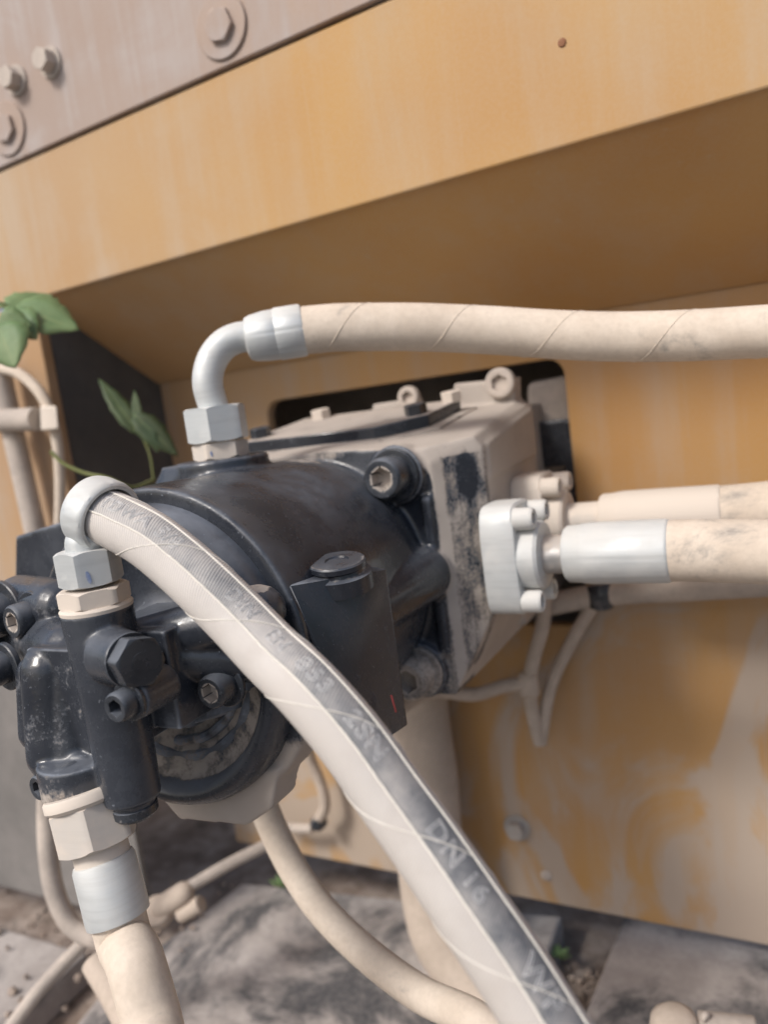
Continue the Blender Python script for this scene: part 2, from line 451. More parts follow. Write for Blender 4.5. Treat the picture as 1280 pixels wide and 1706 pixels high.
bm = hull([(XL, YB - .003, zt(XL) + .0004), (XR, YB - .003, zt(XR) + .0004), (XR, YB - .003, .95), (XL, YB - .003, .95),
           (XL, YB + .02, zt(XL) + .0004), (XR, YB + .02, zt(XR) + .0004), (XR, YB + .02, .95), (XL, YB + .02, .95)])
put('upper_plate', bm, 'dusty_hazed_paint', body, bevel=.0012)
# seam backing behind the beam
put('seam_strip', box((XL, YB + .013, .30), (XR, YB + .019, .42)), 'dark_plate', body)
# end column left of the recess
bm = hull([(-.80, YB, -.02), (-.338, YB, -.02), (-.338, YB, zb(-.338) - .001), (-.80, YB, zb(-.8) - .001),
           (-.80, YB + .012, -.02), (-.338, YB + .012, -.02), (-.338, YB + .012, zb(-.338) - .001), (-.80, YB + .012, zb(-.8) - .001)])
put('end_column', bm, 'orange_panel', body, bevel=.002)
put('side_plate', hull([(-.339, YB + .0125, -.16), (-.339, YP + .01, -.16), (-.339, YP + .01, .175), (-.339, YB + .0125, .250),
                        (-.349, YB + .0125, -.16), (-.349, YP + .01, -.16), (-.349, YP + .01, .175), (-.349, YB + .0125, .250)]), 'dark_plate', body)
put('lower_sheet', box((-.80, YB + .014, -.38), (-.352, YB + .020, .02)), 'grey_sheet', body)
# inside of the compartment seen through the cutout
bm = bmesh.new(); 
for lo, hi in (((-.30, .36, -.16), (.20, .37, .20)), ((-.30, .213, .17), (.20, .36, .18)), ((-.30, .213, -.17), (.20, .50, -.16)), ((-.31, .213, -.16), (-.30, .50, .18)), ((.20, .213, -.16), (.21, .50, .18))):
    merge(bm, box(lo, hi))
put('compartment', bm, 'interior', body, recalc=False)
bm = hull([(.04, .222, .03), (.12, .228, .03), (.12, .238, .03), (.04, .232, .03), (.05, .222, .108), (.12, .228, .112), (.12, .238, .112), (.05, .232, .108)])
put('inner_bracket', bm, 'dust_grey', body, bevel=.006)
bm = box((.058, .212, .035), (.083, .222, .074)); merge(bm, box((.078, .2125, -.04), (.0865, .2235, .073)))
put('rubber_block', bm, 'black_steel', body, bevel=.002, dust=.2)
# bolts with washers
def frame_bolt(u, v, y, rw, r, mat, name='frame_bolt', h=.008):
    p = ony(u, v, y)
    wsh = put('washer', ringpart(p, YM, r * .5, rw, .0022), mat, None, loc=p)
    wsh.parent = body; wsh.location = p - base_of(body)
    bl = put(name, hexnut(p + YM * .002, YM, r * 1.75, h, rot=random.random()), mat, None, loc=p)
    bl.parent = wsh; bl.location = (0, 0, 0); bl.matrix_parent_inverse = Matrix.Identity(4)
    for o in (wsh, bl):
        if 'base' in o: del o['base']
    return wsh
frame_bolt(370, 45, YB - .003, .0215, .0118, 'dusty_hazed_paint', h=.0040)
frame_bolt(13, 215, YB - .003, .0215, .0118, 'dusty_hazed_paint', h=.0040)
frame_bolt(28, 135, YB - .003, .0120, .0088, 'dust_grey', h=.010)
frame_bolt(85, 105, YB - .003, .0120, .0088, 'dust_grey', h=.010)
frame_bolt(862, 1378, YP, .0125, .0085, 'steel_bare')
put('rivet_hole', lathe([(.0001, -.001), (.0045, 0), (.0055, .001), (.004, .0022), (.0001, .0028)], ony(911, 1458, YP), YM, 20), 'dust_grey', body)
put('paint_chip', lathe([(.0001, -.001), (.0026, 0), (.0022, .0008), (.0001, .001)], ony(937, 71, YB), YM, 14), 'rust', body)

# ================================================================ deck plates, debris
ZF = -.385
def plate(name, poly, z, th, mat, label, cat):
    pts = [(p.x, p.y, z) for p in poly] + [(p.x, p.y, z - th) for p in poly]
    c = sum((V(p) for p in pts), V()) / len(pts)
    return put(name, hull(pts), mat, None, label=label, cat=cat, bevel=.003, loc=(c.x, c.y, z - th))
g = lambda u, v, z=ZF: onz(u, v, z)
plate('deck_plate', [V((.088, .24, 0)), V((.9, .24, 0)), V((.9, -.3, 0)), V((.095, -.3, 0)), V((.078, .10, 0))], ZF, .05, 'deck_dust', 'scuffed grey deck plate with black worn patch below orange panel at right', 'deck plate')
plate('deck_plate', [V((-.33, .19, 0)), V((.025, .235, 0)), V((.03, -.3, 0)), V((-.30, -.3, 0)), V((-.36, .02, 0))], ZF - .02, .035, 'deck_dust', 'dusty deck plate with black scrapes under the diagonal hoses', 'deck plate')
plate('deck_plate', [V((-.9, .045, 0)), V((-.42, .045, 0)), V((-.40, -.3, 0)), V((-.9, -.3, 0))], ZF - .02, .035, 'deck_dust', 'rough dirt covered deck plate in the lower left corner', 'deck plate')
# debris pebbles in the gaps: uncountable
bm = bmesh.new()
for i in range(300):
    if i < 140: x, y = random.uniform(.028, .086), random.uniform(-.05, .22)
    else: x, y = random.uniform(-.62, -.30), random.uniform(-.12, .19)
    s = random.uniform(.0012, .0045)
    b = bmesh.new(); bmesh.ops.create_icosphere(b, subdivisions=1, radius=s)
    for v_ in b.verts: v_.co *= random.uniform(.7, 1.25)
    b.transform(Matrix.Translation((x, y, -.437 + (0 if i < 140 else random.choice((0, .036)))))); merge(bm, b)
put('gravel', bm, 'dirt', kind='stuff', label='loose dirt crumbs and pebbles lying on the deck between plates', cat='debris')

# ================================================================ hydraulic pump
pump = root('hydraulic_pump', 'black painted axial hydraulic pump caked with dust, bolted through the orange panel', 'hydraulic pump', (-.04, 0, -.09))
AX = V((-.04, 0, -.005))
def zslope(y): return .0765 + .145 * max(0, y)
solids = []
# rear block
solids.append(hull([(-.125, 0, -.083), (.0485, 0, -.083), (.0505, 0, -.078), (.0505, 0, .066), (.044, 0, .075), (-.02, 0, .080), (-.125, 0, .078),
                    (.075, .028, .070), (.075, .024, -.030), (.070, .026, .078), (.075, .14, .092), (.075, .14, -.030), (.068, .14, zslope(.14)), (-.125, .14, zslope(.14)), (-.125, .14, -.083), (.05, .14, -.083)]))
# rear neck through the cutout
solids.append(hull([(x, y, z) for x in (-.11, .06) for y in (.12, .30) for z in (-.075, .09)]))
# rear ears that carry the big bolts
solids.append(hull([(.012, .125, .07), (.066, .125, .07), (.070, .125, .112), (.022, .125, .114), (.012, .142, .07), (.066, .142, .07), (.070, .142, .112), (.022, .142, .114)]))
solids.append(hull([(-.055, .125, .07), (-.01, .125, .07), (-.012, .125, .107), (-.05, .125, .107), (-.055, .142, .07), (-.01, .142, .07), (-.012, .142, .107), (-.05, .142, .107)]))
# bell
solids.append(lathe([(.078, .01), (.080, -.004), (.083, -.02), (.0837, -.07), (.0842, -.105), (.0848, -.128), (.0848, -.140)][::1], (AX.x, 0, AX.z), (0, 1, 0), 96))
# front flange of the bell
solids.append(lathe([(.0846, 0), (.0849, .003), (.0849, .018), (.084, .021)], (AX.x, -.128, AX.z), YM, 96))
# bolt bosses on the block face
B1, B2 = V((.0285, 0, .061)), V((.0275, 0, -.0655))
for c in (B1, B2): solids.append(cyl(c + V((0, .01, 0)), c + V((0, -.006, 0)), .0185, 40, .001))
# rib from the upper bolt to the bell, raised pad edge
solids.append(hull([(.0485, .005, .05), (.0505, .005, -.06), (.042, .005, -.06), (.040, .005, .05), (.0485, -.004, .045), (.049, -.004, -.055), (.043, -.004, -.055), (.043, -.004, .045)]))
# side boss between the box and the flange
solids.append(capsule((.026, -.085, -.008), (.0395, -.005, -.002), .0175))
solids.append(hull([(.066, .034, .044), (.066, .138, .048), (.066, .034, .076), (.066, .138, .094), (.0765, .034, .050), (.0775, .138, .054), (.0765, .036, .072), (.0775, .138, .088)]))
# boss under the upper elbow
solids.append(cyl((-.065, -.052, .04), (-.065, -.052, .0855), .0285, 48, .0015))
solids.append(hull([(-.115, -.075, .06), (-.115, -.02, .06), (-.06, -.08, .055), (-.06, -.02, .055), (-.098, -.07, .0845), (-.098, -.03, .0845), (-.07, -.078, .0845), (-.07, -.026, .0845)]))
# left mounting ear
solids.append(hull([(-.215, -.10, .02), (-.215, -.08, .02), (-.10, -.10, -.02), (-.10, -.07, -.02), (-.205, -.10, .052), (-.205, -.08, .052), (-.09, -.105, .07), (-.09, -.07, .07)]))
# foot of the front flange (angular lower edge)
solids.append(hull([(-.075, -.130, -.070), (.020, -.130, -.060), (-.075, -.152, -.070), (.020, -.152, -.060), (-.022, -.130, -.0935), (-.005, -.152, -.0925), (-.05, -.152, -.0955), (-.05, -.130, -.0955), (.012, -.152, -.0815), (.012, -.13, -.0815)]))
def dust_casing(c, n):
    d = 0.0
    # mud line round the face: thick past a rounded corner
    if c.y > -.004 and c.x > .03:
        cx_, cz_ = .030, .052
        q = math.hypot(max(0, c.x - cx_), max(0, c.z - cz_))
        d = max(d, .97 * smoothstep(.0185, .0225, q))
    d = max(d, smoothstep(-.004, .002, c.y) * smoothstep(.062, .072, c.z) * smoothstep(.4, .75, n.z) * .98)
    side = smoothstep(.053, .057, c.x) * smoothstep(-.003, .003, c.y)
    d = min(d, 1 - side * .42) if c.z < .068 else d
    bare = 1 - smoothstep(.2, 1.5, math.sqrt(((c.x - .069) / .007) ** 2 + ((c.y - .012) / .016) ** 2 + ((c.z - .056) / .020) ** 2))
    d -= .62 * bare * (1 if c.x > .056 else 0)
    d = max(d, smoothstep(.024, .034, c.y) * .97)
    if c.y < -.125: d = max(d, smoothstep(-.035, -.058, c.z) * 1.15)
    d = max(d, .50 * smoothstep(-.03, -.06, c.z) * smoothstep(.008, .03, c.x) * smoothstep(-.05, -.01, c.y) * smoothstep(-.0, .5, abs(n.y) + max(0, n.z)))
    if c.y > -.045 and c.y < .01: d = max(d, .72 * smoothstep(.070, .0765, c.z) * smoothstep(-.045, -.015, c.y) * (1 - smoothstep(-.02, .0, c.x)) )
    return d
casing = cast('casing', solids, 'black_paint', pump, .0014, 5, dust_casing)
# end cover: recess rings at the front
yF = -.160
cv = lathe([(.0770, -.018), (.0772, -.006), (.0765, -.0020), (.0745, .0020), (.0715, .0040), (.0685, .0036), (.0655, .0008), (.0640, -.002), (.0635, -.004), (.060, -.006), (.055, -.007), (.050, -.009), (.046, -.0105), (.040, -.0108), (.034, -.0105), (.028, -.0095), (.024, -.006), (.021, .0), (.018, .002), (.004, .002)], (AX.x, yF, AX.z), YM, 96)
put('end_cover', cv, 'black_plain', pump, 50, lambda c, n: (.66 + .25 * math.sin(c.x * 420) * math.sin(c.z * 380)) * smoothstep(.004, -.020, c.z) * (1 - smoothstep(.0635, .0645, math.hypot(c.x - AX.x, c.z - AX.z))))
# ribs and grooves in the bowl of the end cover, with a fin
bm = bmesh.new()
for rr, a0, a1, th in ((.036, -100, -18, .0030), (.0455, -92, -20, .0026), (.0535, -110, -8, .0028), (.029, -75, -10, .0025)):
    merge(bm, tube([V((AX.x + rr * math.cos(R(a0 + (a1 - a0) * k / 20)), yF + .0092 - .0012 * math.sin(k * 1.3), AX.z + rr * math.sin(R(a0 + (a1 - a0) * k / 20)))) for k in range(21)], th, raw=True, seg=8))
merge(bm, hull([(-.010, yF + .010, -.036), (.004, yF + .010, -.030), (-.008, yF - .012, -.030), (.000, yF - .012, -.027), (-.006, yF + .010, -.012), (.008, yF + .010, -.010), (-.004, yF - .010, -.014), (.003, yF - .010, -.012)]))
merge(bm, hull([(.004, yF + .008, -.022), (.026, yF + .008, -.014), (.006, yF - .008, -.020), (.022, yF - .008, -.014), (.004, yF + .008, -.006), (.026, yF + .008, .002), (.006, yF - .006, -.008), (.022, yF - .006, -.002)]))
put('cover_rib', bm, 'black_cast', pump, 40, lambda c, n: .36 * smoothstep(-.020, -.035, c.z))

# top cover plate lying on the sloping top of the block
def on_slope(u, v, lift=0):
    # intersection with the plane z = .0765 + .185 y + lift
    r = ray(u, v); k = (C0.z - .0765 - lift - .145 * C0.y) / (.145 * r.y - r.z); return C0 + r * k
def sl(x, y, h=0): return V((x, y, .0765 + .145 * y + h))
up = V((0, -.145, 1)).normalized()
poly = [(-.112, .030), (.000, .028), (.030, .052), (.034, .105), (-.105, .110)]
bm = hull([sl(x, y, -.001) for x, y in poly] + [sl(x, y, .0105) for x, y in poly])
cp = put('cover_plate', bm, 'black_top', pump, 35, .18, bevel=.0012)
bm = hull([sl(x * 1.0 + .0, y, -.001) for x, y in [(-.118, .022), (.008, .020), (.040, .046), (.044, .112), (-.11, .118)]] + [sl(x, y, .0022) for x, y in [(-.118, .022), (.008, .020), (.040, .046), (.044, .112), (-.11, .118)]])
put('gasket_pad', bm, 'black_paint', pump, 35, .80, bevel=.001)

# ---- bolts of the pump: one of each kind, then copies sharing mesh data
def bolt_part(name, bm, mat, p, parent, dust=None, label=None):
    """mesh centred on p, parented to a pump part (part or sub-part)"""
    o = put(name, bm, mat, None, loc=p, dust=dust)
    o.parent = parent; o.location = V(p) - (base_of(parent) if parent.type == 'EMPTY' else base_of(parent))
    if parent.type != 'EMPTY' and parent.parent: o.location = V(p) - base_of(parent)
    if 'base' in o: del o['base']
    if label: o['label'] = label
    return o
def screw(p, d, r, h, parent, mat='black_steel', dust=.0, wr=None, wh=.0022, label=None, name='cap_screw', fill=.95):
    p = V(p); d = V(d).normalized()
    def mud(c, n, p=p, d=d, r=r, h=h, dust=dust):
        q = V(c) + (p if (V(c) - p).length > .1 else V()) - p; t = q.dot(d) - (wh if wr else 0); rad = (q - d * q.dot(d)).length
        return max(dust, fill) if rad < r * .58 and t > .3 * h and t < .99 * h else dust
    s = bolt_part(name, capscrew(p + d * (wh if wr else 0), d, r, h), mat, p, parent, mud, label)
    if wr:
        w_ = put('washer', ringpart(p, d, r * .5, wr, wh), mat, None, loc=p, dust=dust)
        if parent.type == 'EMPTY': w_.parent = s; w_.location = (0, 0, 0)
        else: w_.parent = parent; w_.location = V(p) - base_of(parent)
        if 'base' in w_: del w_['base']
    return s
def hexbolt(p, d, af, h, parent, mat, dust=0.0, rot=0.0, name='hex_bolt', label=None):
    return bolt_part(name, hexnut(p, d, af, h, rot), mat, p, parent, dust, label)
screw(B1 + YM * .006, YM, .0128, .016, pump, dust=.05, wr=.0165, wh=.003, label='large clean socket screw at upper right of the pump face')
screw(B2 + YM * .006, YM, .0128, .016, pump, dust=.62, wr=.0165, wh=.003, label='mud filled socket screw at lower right of the pump face')
screw(ony(836, 638, .125), YM, .0112, .006, pump, 'dust_grey', .6, label='dusty socket screw at the rear edge of the block')
screw(ony(684, 662, .125), YM, .0088, .006, pump, 'dust_grey', .6)
for (x, y, m_, d_) in ((-.104, .045, 'black_steel', .1), (-.082, .098, 'zinc_dusty', .8), (.018, .060, 'black_steel', .0), (.030, .098, 'zinc_dusty', .8)):
    hexbolt(sl(x, y, .010), up, .0140, .0075, pump, m_, d_, rot=random.random())
# valve block on the right side of the bell, with a cap plug
bm = hull([(.0385, -.1470, .0285), (.0565, -.1090, .0190), (.0610, -.0930, .0225), (.0150, -.080, .0280), at(533, 1095, .352), at(585, 1225, .356), (.0610, -.1120, -.058), (.0650, -.1000, -.057), (.0, -.100, -.05)])
vb = put('valve_block', bm, 'black_plain', pump, 45, lambda c, n: .05 + .10 * smoothstep(.5, .9, n.z), bevel=.0030)
tz = V((.06, -.12, 1)).normalized()
put('cap_plug', lathe([(.0165, -.006), (.0165, .002), (.0135, .0028), (.0130, .0045), (.0142, .0055), (.0142, .0078), (.0134, .0086), (.006, .0088), (.0055, .0080), (.0005, .0080)], (.0450, -.1130, .0240), tz, 48), 'black_plain', pump, 40, lambda c, n: .5 if n.z > .6 and math.hypot(c.x - .045, c.y + .113) > .0132 else .08)
# left side screws (seen between the pump and the front column)
for (u, v, d_, r) in ((62, 1024, .385, .0085), (16, 1108, .375, .0080), (14, 1020, .40, .0115), (10, 1062, .41, .0075)):
    screw(at(u, v, d_) , V((-.15, -1, 0)), r, r * 1.25, pump, 'black_steel', .25, wr=r * 1.5, wh=.003)
screw(at(378, 1138, .342), YM, .0075, .010, pump, 'black_steel', .1, wr=.0105)

# ---- regulator: the column with lobes at the front
ct, cb = V((-.0215, -.203, .0345)), V((-.0175, -.206, -.050))
sol = [cyl(cb, ct, .0122, 48, .001, .0150), cyl(ct - ZP * .010, ct, .0150, 48, .001)]
sol.append(cyl(cb + V((0, 0, -.003)), cb + V((0, 0, .002)), .0095, 40, .001))
# rear mass joining the column to the cover
sol.append(hull([(x, y, z) for x in (-.040, .006) for y in (-.195, -.140) for z in (-.022, .022)]))
sol.append(capsule(V((-.02, -.185, .012)), V((.034, -.165, .022)), .0120))
sol.append(capsule(V((-.0, -.180, .006)), V((.030, -.160, -.002)), .0105))
# plug boss
pb, pd = V((-.012, -.209, .0165)), V((.93, -.30, .02)).normalized()
sol.append(cyl(pb, pb + pd * .020, .0118, 40, .001, .0110))
# lower screw boss
sb = at(219, 1166, .305); sol.append(cyl(sb + V((0, .02, 0)), sb, .0085, 32, .001))
# left lobe and the foot above the lower hose
l0, l1 = at(82, 1115, .352), at(92, 1255, .352)
sol.append(capsule(l0, l1, .0125)); sol.append(capsule(at(58, 1120, .365), at(62, 1220, .365), .0085)); sol.append(capsule(at(110, 1130, .352), at(125, 1275, .350), .011))
sol.append(hull([l0 + V((x, y, z)) for x in (-.005, .045) for y in (-.006, .03) for z in (-.035, .012)]))
sol.append(capsule(at(62, 1062, .40), at(118, 1085, .36), .014)); sol.append(capsule(at(35, 1000, .42), at(100, 1010, .385), .014))
f0 = at(140, 1300, .345)
sol.append(cyl(f0 + ZP * .012, f0 - ZP * .004, .0185, 48, .001)); sol.append(cyl(at(128, 1285, .352) + V((0, .02, 0)), at(128, 1290, .338), .0085, 32, .001)); sol.append(cyl(at(92, 1290, .36) + V((0, .02, 0)), at(92, 1298, .352), .008, 32, .001))
def dust_reg(c, n):
    d = 0
    if c.x < -.036: d = max(d, .24 * smoothstep(.2, .9, -n.y) + .05)
    d = max(d, .5 * smoothstep(-.030, -.045, c.z) * (1 if c.x < -.034 else 0))
    if n.z > .8 and c.z > .031 and c.x > -.04: d = .9
    return d
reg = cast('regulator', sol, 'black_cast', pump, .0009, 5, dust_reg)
def sub(name, bm, mat, p, parent_mesh, dust=None, label=None):
    o = put(name, bm, mat, None, loc=p, dust=dust); o.parent = parent_mesh; o.location = V(p) - base_of(pump); del o['base']
    if label: o['label'] = label
    return o
sub('hex_plug', merge(merge(hexnut(pb + pd * .0195, pd, .0185, .0085, .3), lathe([(.0105, 0), (.0108, .0012)], pb + pd * .0188, pd, 40)), lathe([(.004, 0), (.004, .0002)], pb + pd * .0280, pd, 24)), 'black_steel', pb, reg, .0)
sub('cap_screw', capscrew(sb, YM, .0062, .009), 'black_steel', sb, reg, .15)
sub('washer', ringpart(sb, YM, .003, .0082, .0022), 'black_steel', sb, reg, .3)
for q, r_ in ((at(128, 1290, .338), .0064), (at(92, 1298, .352), .0060)):
    sub('cap_screw', capscrew(q, V((-.1, -1, 0)), r_, r_ * 1.6), 'black_steel', q, reg, .15)
sub('end_cap', lathe([(.0075, 0), (.0098, .0006), (.0098, .004), (.0085, .0055), (.006, .006)], cb - ZP * .002, -ZP, 40), 'black_steel', cb, reg, .3)

# ================================================================ hoses
def hose_tube(parent, pts, r, mat='dust_cream', n=90, name='hose_tube', seam=0.0, rv=None):
    o = put(name, tube(pts, r, n, 36, rfun=rv), mat, parent, 50)
    return o
# --- upper hose with swept elbow
up_h = root('hydraulic_hose', 'thick cream dusty hose on a bent grey elbow, crossing above the pump', 'hydraulic hose', (-.065, -.052, .086), 'hydraulic hoses joined to the pump')
e0 = V((-.065, -.052, .0855))
put('adapter', hexnut(e0, ZP, .030, .010, .2), 'zinc_dusty', up_h, 30, .1)
put('nut', hexnut(e0 + ZP * .0105, ZP, .0335, .021, .42), 'zinc', up_h, 30, 0)
nk = e0 + ZP * .030
epts = [nk, at(346, 640, .466), at(352, 603, .466), at(372, 575, .467), at(400, 562, .468), at(430, 562, .469)]
put('elbow_pipe', tube([nk - ZP * .004] + epts, .0092, 60, 32), 'zinc', up_h, 60, .08)
hp = [at(492, 552, .470), at(560, 546, .468), at(620, 545, .467), at(690, 545, .466), at(750, 547, .466), at(830, 551, .463), at(900, 556, .459), at(980, 560, .452), at(1050, 561, .446), at(1150, 559, .434), at(1280, 552, .420), at(1420, 545, .404), at(1600, 540, .385)]
fd = (hp[0] - at(412, 565, .4685)).normalized(); fs = at(410, 565.5, .4685)
def crimp(r, h, a, lo=.0148):
    return r * (1 - .016 * max(0, math.cos(8 * a)) ** 8) if r >= lo else r
put('ferrule', lathe([(.0095, 0), (.0125, .001), (.0138, .004), (.0150, .012), (.0152, .018), (.0150, .0185), (.0158, .0195), (.0158, .034), (.0152, .0355), (.0138, .0358)], fs, fd, 128, crimp), 'zinc', up_h, 40, .05)
hose_tube(up_h, [fs + fd * .030] + hp, .0143, n=110)
# spiral wrap seam on the upper hose
def helix(pts, r, s0, s1, pitch, a0, n, rr=.0004, hand=1):
    p, L = spline(pts, 400); T = tangents(p); out = []
    x, _, _ = frame(T[0]); fr = []
    for t in T:
        x = (x - t * x.dot(t)).normalized(); fr.append((x.copy(), t.cross(x)))
    for i in range(n):
        s = s0 + (s1 - s0) * i / (n - 1); k = s / L * 399; j = min(398, int(k)); f = k - j
        c = p[j].lerp(p[j + 1], f); xx, yy = fr[j]; a = a0 + hand * 2 * math.pi * s / pitch
        out.append(c + (xx * math.cos(a) + yy * math.sin(a)) * r)
    return out
put('wrap_seam', tube(helix([fs + fd * .030] + hp,   .0143, .008, .40, .063, .3, 420, hand=-1), .00030, raw=True, seg=6), 'dust_cream', up_h, 80)

# --- lower hoses on four-bolt flanges
def flange_hose(label, c, zf, r_pipe, xs, r_f, r_h, far, mat, dust, fl_loc):
    """c: centre of the flange on the block side; xs: x of pipe end, ferrule start, ferrule end"""
    rt = root('hydraulic_hose', label, 'hydraulic hose', c, 'hydraulic hoses joined to the pump')
    x0, y0, z0 = c
    # split flange: waisted plate with two ears
    prof = []
    H, W, n = .0345, .0225, 48
    outline = []
    for i in range(n):
        a = 2 * math.pi * i / n; cy, cz = math.cos(a), math.sin(a)
        outline.append((W * math.copysign(abs(cy) ** .38, cy), H * math.copysign(abs(cz) ** .52, cz)))
    bm = bmesh.new(); rows = []
    for x, k in ((0, .985), (.001, 1), (.0195, 1), (.021, .96)):
        rows.append([bm.verts.new((x0 + x, y0 + a * k, z0 + b * k)) for a, b in outline])
    for r0, r1 in zip(rows, rows[1:]):
        for i in range(n): bm.faces.new((r0[i], r0[(i + 1) % n], r1[(i + 1) % n], r1[i]))
    bm.faces.new(rows[0][::-1]); bm.faces.new(rows[-1])
    merge(bm, lathe([(.0215, .010), (.0215, .0310), (.0200, .0330), (.0125, .0335)], c, XP, 48))
    put('flange', bm, mat, rt, 35, dust)
    for sy in (-1, 1):
        for sz in (-1, 1):
            p = V((x0 + .0208, y0 + sy * .0145, z0 + sz * .0255))
            screw(p, XP, .0068, .0120, rt, mat, dust + .25, name='cap_screw')
    p0 = V((x0 + .028, y0, z0))
    put('pipe', tube([p0, V((xs[0], y0, z0)), V((xs[1] + .006, y0, z0))], r_pipe, 12, 36), mat if dust > .3 else 'steel_bare', rt, 60, dust * .3)
    L = xs[2] - xs[1]
    put('ferrule', lathe([(r_pipe, 0), (r_f * .86, .0005), (r_f * .93, .002), (r_f * .95, .010), (r_f * .97, .0105), (r_f, .016), (r_f, L - .002), (r_f * .97, L - .0003), (r_h, L)], (xs[1], y0, z0), XP, 128, lambda r, h, a: r * (1 - .010 * max(0, math.cos(8 * a)) ** 10) if r >= r_f * .99 else r), mat, rt, 40, dust)
    pts = [V((xs[2] - .006, y0, z0))] + far
    o = put('hose_tube', tube(pts, r_h, 70, 40), 'dust_cream', rt, 60)
    return rt
F1 = V((.0752, .026, .001)); F2 = V((.0752, .092, .010))
flange_hose('cream dusty hose with shiny crimped ferrule on the front port flange', F1, 0, .0118, (.118, .121, .181), .0185, .0176,
            [V((.20, .026, .0005)), V((.26, .025, -.003)), V((.34, .020, -.008)), V((.45, .010, -.016))], 'zinc', .10, None)
flange_hose('dust covered hose behind the front port hose, on the rear port flange', F2, 0, .0118, (.118, .130, .205), .0178, .0168,
            [V((.23, .092, .011)), V((.28, .092, .014)), V((.36, .090, .017)), V((.50, .085, .020))], 'zinc_dusty', .55, None)

# --- front hose with lettering
fh = root('hydraulic_hose', 'front diagonal hose with woven cover and rubbed dark stripe of raised lettering', 'hydraulic hose', (-.0215, -.203, .034), 'hydraulic hoses joined to the pump')
OD = .0119
put('adapter', merge(hexnut(ct + ZP * .0022, ZP, .0262, .0075, .40), lathe([(.0150, 0), (.0152, .0015), (.0142, .0026)], ct - ZP * .0002, ZP, 48)), 'zinc_dusty', fh, 30, .35)
n0 = ct + ZP * .0112
put('nut', hexnut(n0, ZP, .0232, .0148, .45), 'zinc', fh, 30, 0)
# blue torque mark on the nut (paint dab)
fpts = [(180, 863, .3235), (202, 873, .3195), (250, 900, .3115), (300, 940, .304), (345, 981, .297), (395, 1030, .291), (450, 1087, .282), (515, 1150, .269), (585, 1232, .2605), (655, 1330, .254), (715, 1413, .248), (785, 1515, .241), (848, 1607, .236), (910, 1705, .231), (985, 1830, .225)]
FP = [at(*q) for q in fpts]
FP += [FP[-1] + V((.020, .010, -.060)), FP[-1] + V((.045, .040, -.130)), FP[-1] + V((.075, .100, -.165))]
hd = (FP[1] - FP[0]).normalized()
fm = FP[0] + hd * .002                               # mouth of the ferrule
nt_ = n0 + ZP * .0140
em = fm - hd * .0085; bend = [nt_ - ZP * .003, nt_ + ZP * .003, nt_.lerp(em, .4), nt_.lerp(em, .75), em]
put('elbow_pipe', tube(bend, .0082, 40, 32, rfun=lambda s: .0080 + .0010 * smoothstep(.004, .014, s)), 'zinc', fh, 60, .0)
def ferr(r, h, a):
    if r >= .0158: return r * (1 - .022 * max(0, math.cos(8 * a)) ** 6)
    return r
put('ferrule', lathe([(.0105, -.0150), (.0135, -.0145), (.0156, -.0125), (.0161, -.010), (.0161, -.0030), (.0156, -.0008), (.0147, 0), (.0132, -.0002), (.0128, -.002), (.0124, -.008)], fm, hd, 64, ferr), 'zinc', fh, 40, 0)
# woven hose with oriented frame: angle 0 faces the viewer's side
P_, L_ = spline([fm - hd * .010] + FP[1:], 400); T_ = tangents(P_)
FR = []
for p, t in zip(P_, T_):
    f_ = (C0 - p); f_ = (f_ - t * f_.dot(t)).normalized(); s_ = t.cross(f_)          # s_: towards the upper right edge?
    if s_.dot(-RD) < 0: s_ = -s_
    FR.append((f_, s_))
A1, A2 = R(57), R(-2)
def hpos(s, a, lift=0.0):
    k = max(0, min(398.999, s / L_ * 399)); j = int(k); t = k - j
    c = P_[j].lerp(P_[j + 1], t); f_ = FR[j][0].lerp(FR[j + 1][0], t); s_ = FR[j][1].lerp(FR[j + 1][1], t)
    return c + (f_ * math.cos(a) + s_ * math.sin(a)) * (OD + lift)
def s_of(u, v):
    best = (1e9, 0)
    for i, p in enumerate(P_):
        q = p - C0; zc = q.dot(RF); uu = CX + FPX * q.dot(RX) / zc; vv = CY + FPX * q.dot(RD) / zc
        d_ = (uu - u) ** 2 + (vv - v) ** 2
        if d_ < best[0]: best = (d_, L_ * i / 399)
    return best[1]
bm = bmesh.new(); uvl = bm.loops.layers.uv.new('UVMap'); sl_ = bm.verts.layers.float.new('stripe')
SEG = 84; rings = []
for i in range(400):
    s = L_ * i / 399; ring = []
    for k in range(SEG):
        a = 2 * math.pi * k / SEG - math.pi; ins = A2 < a < A1
        v_ = bm.verts.new(hpos(s, a, -.00018 if ins else 0)); v_[sl_] = 1.0 if A2 - .02 < a < A1 + .02 else 0.0; ring.append(v_)
    rings.append(ring)
for i in range(399):
    for k in range(SEG):
        f = bm.faces.new((rings[i][k], rings[i][(k + 1) % SEG], rings[i + 1][(k + 1) % SEG], rings[i + 1][k]))
        for lp, (kk, ii) in zip(f.loops, ((k, i), (k + 1, i), (k + 1, i + 1), (k, i + 1))): lp[uvl].uv = (kk / SEG, L_ * ii / 399)
bm.faces.new(rings[0][::-1]); bm.faces.new(rings[-1])
ht = put('hose_tube', bm, 'woven_hose', fh, 60)
def rib(a, rr, n=420, wob=0):
    return tube([hpos(L_ * i / (n - 1), a + (random.uniform(-wob, wob)), .00005) for i in range(n)], rr, raw=True, seg=8)
bm = rib(A1, .00040); merge(bm, rib(A2, .00046, wob=.006))
o = put('stripe_ridge', bm, 'hose_edge', fh, 80)
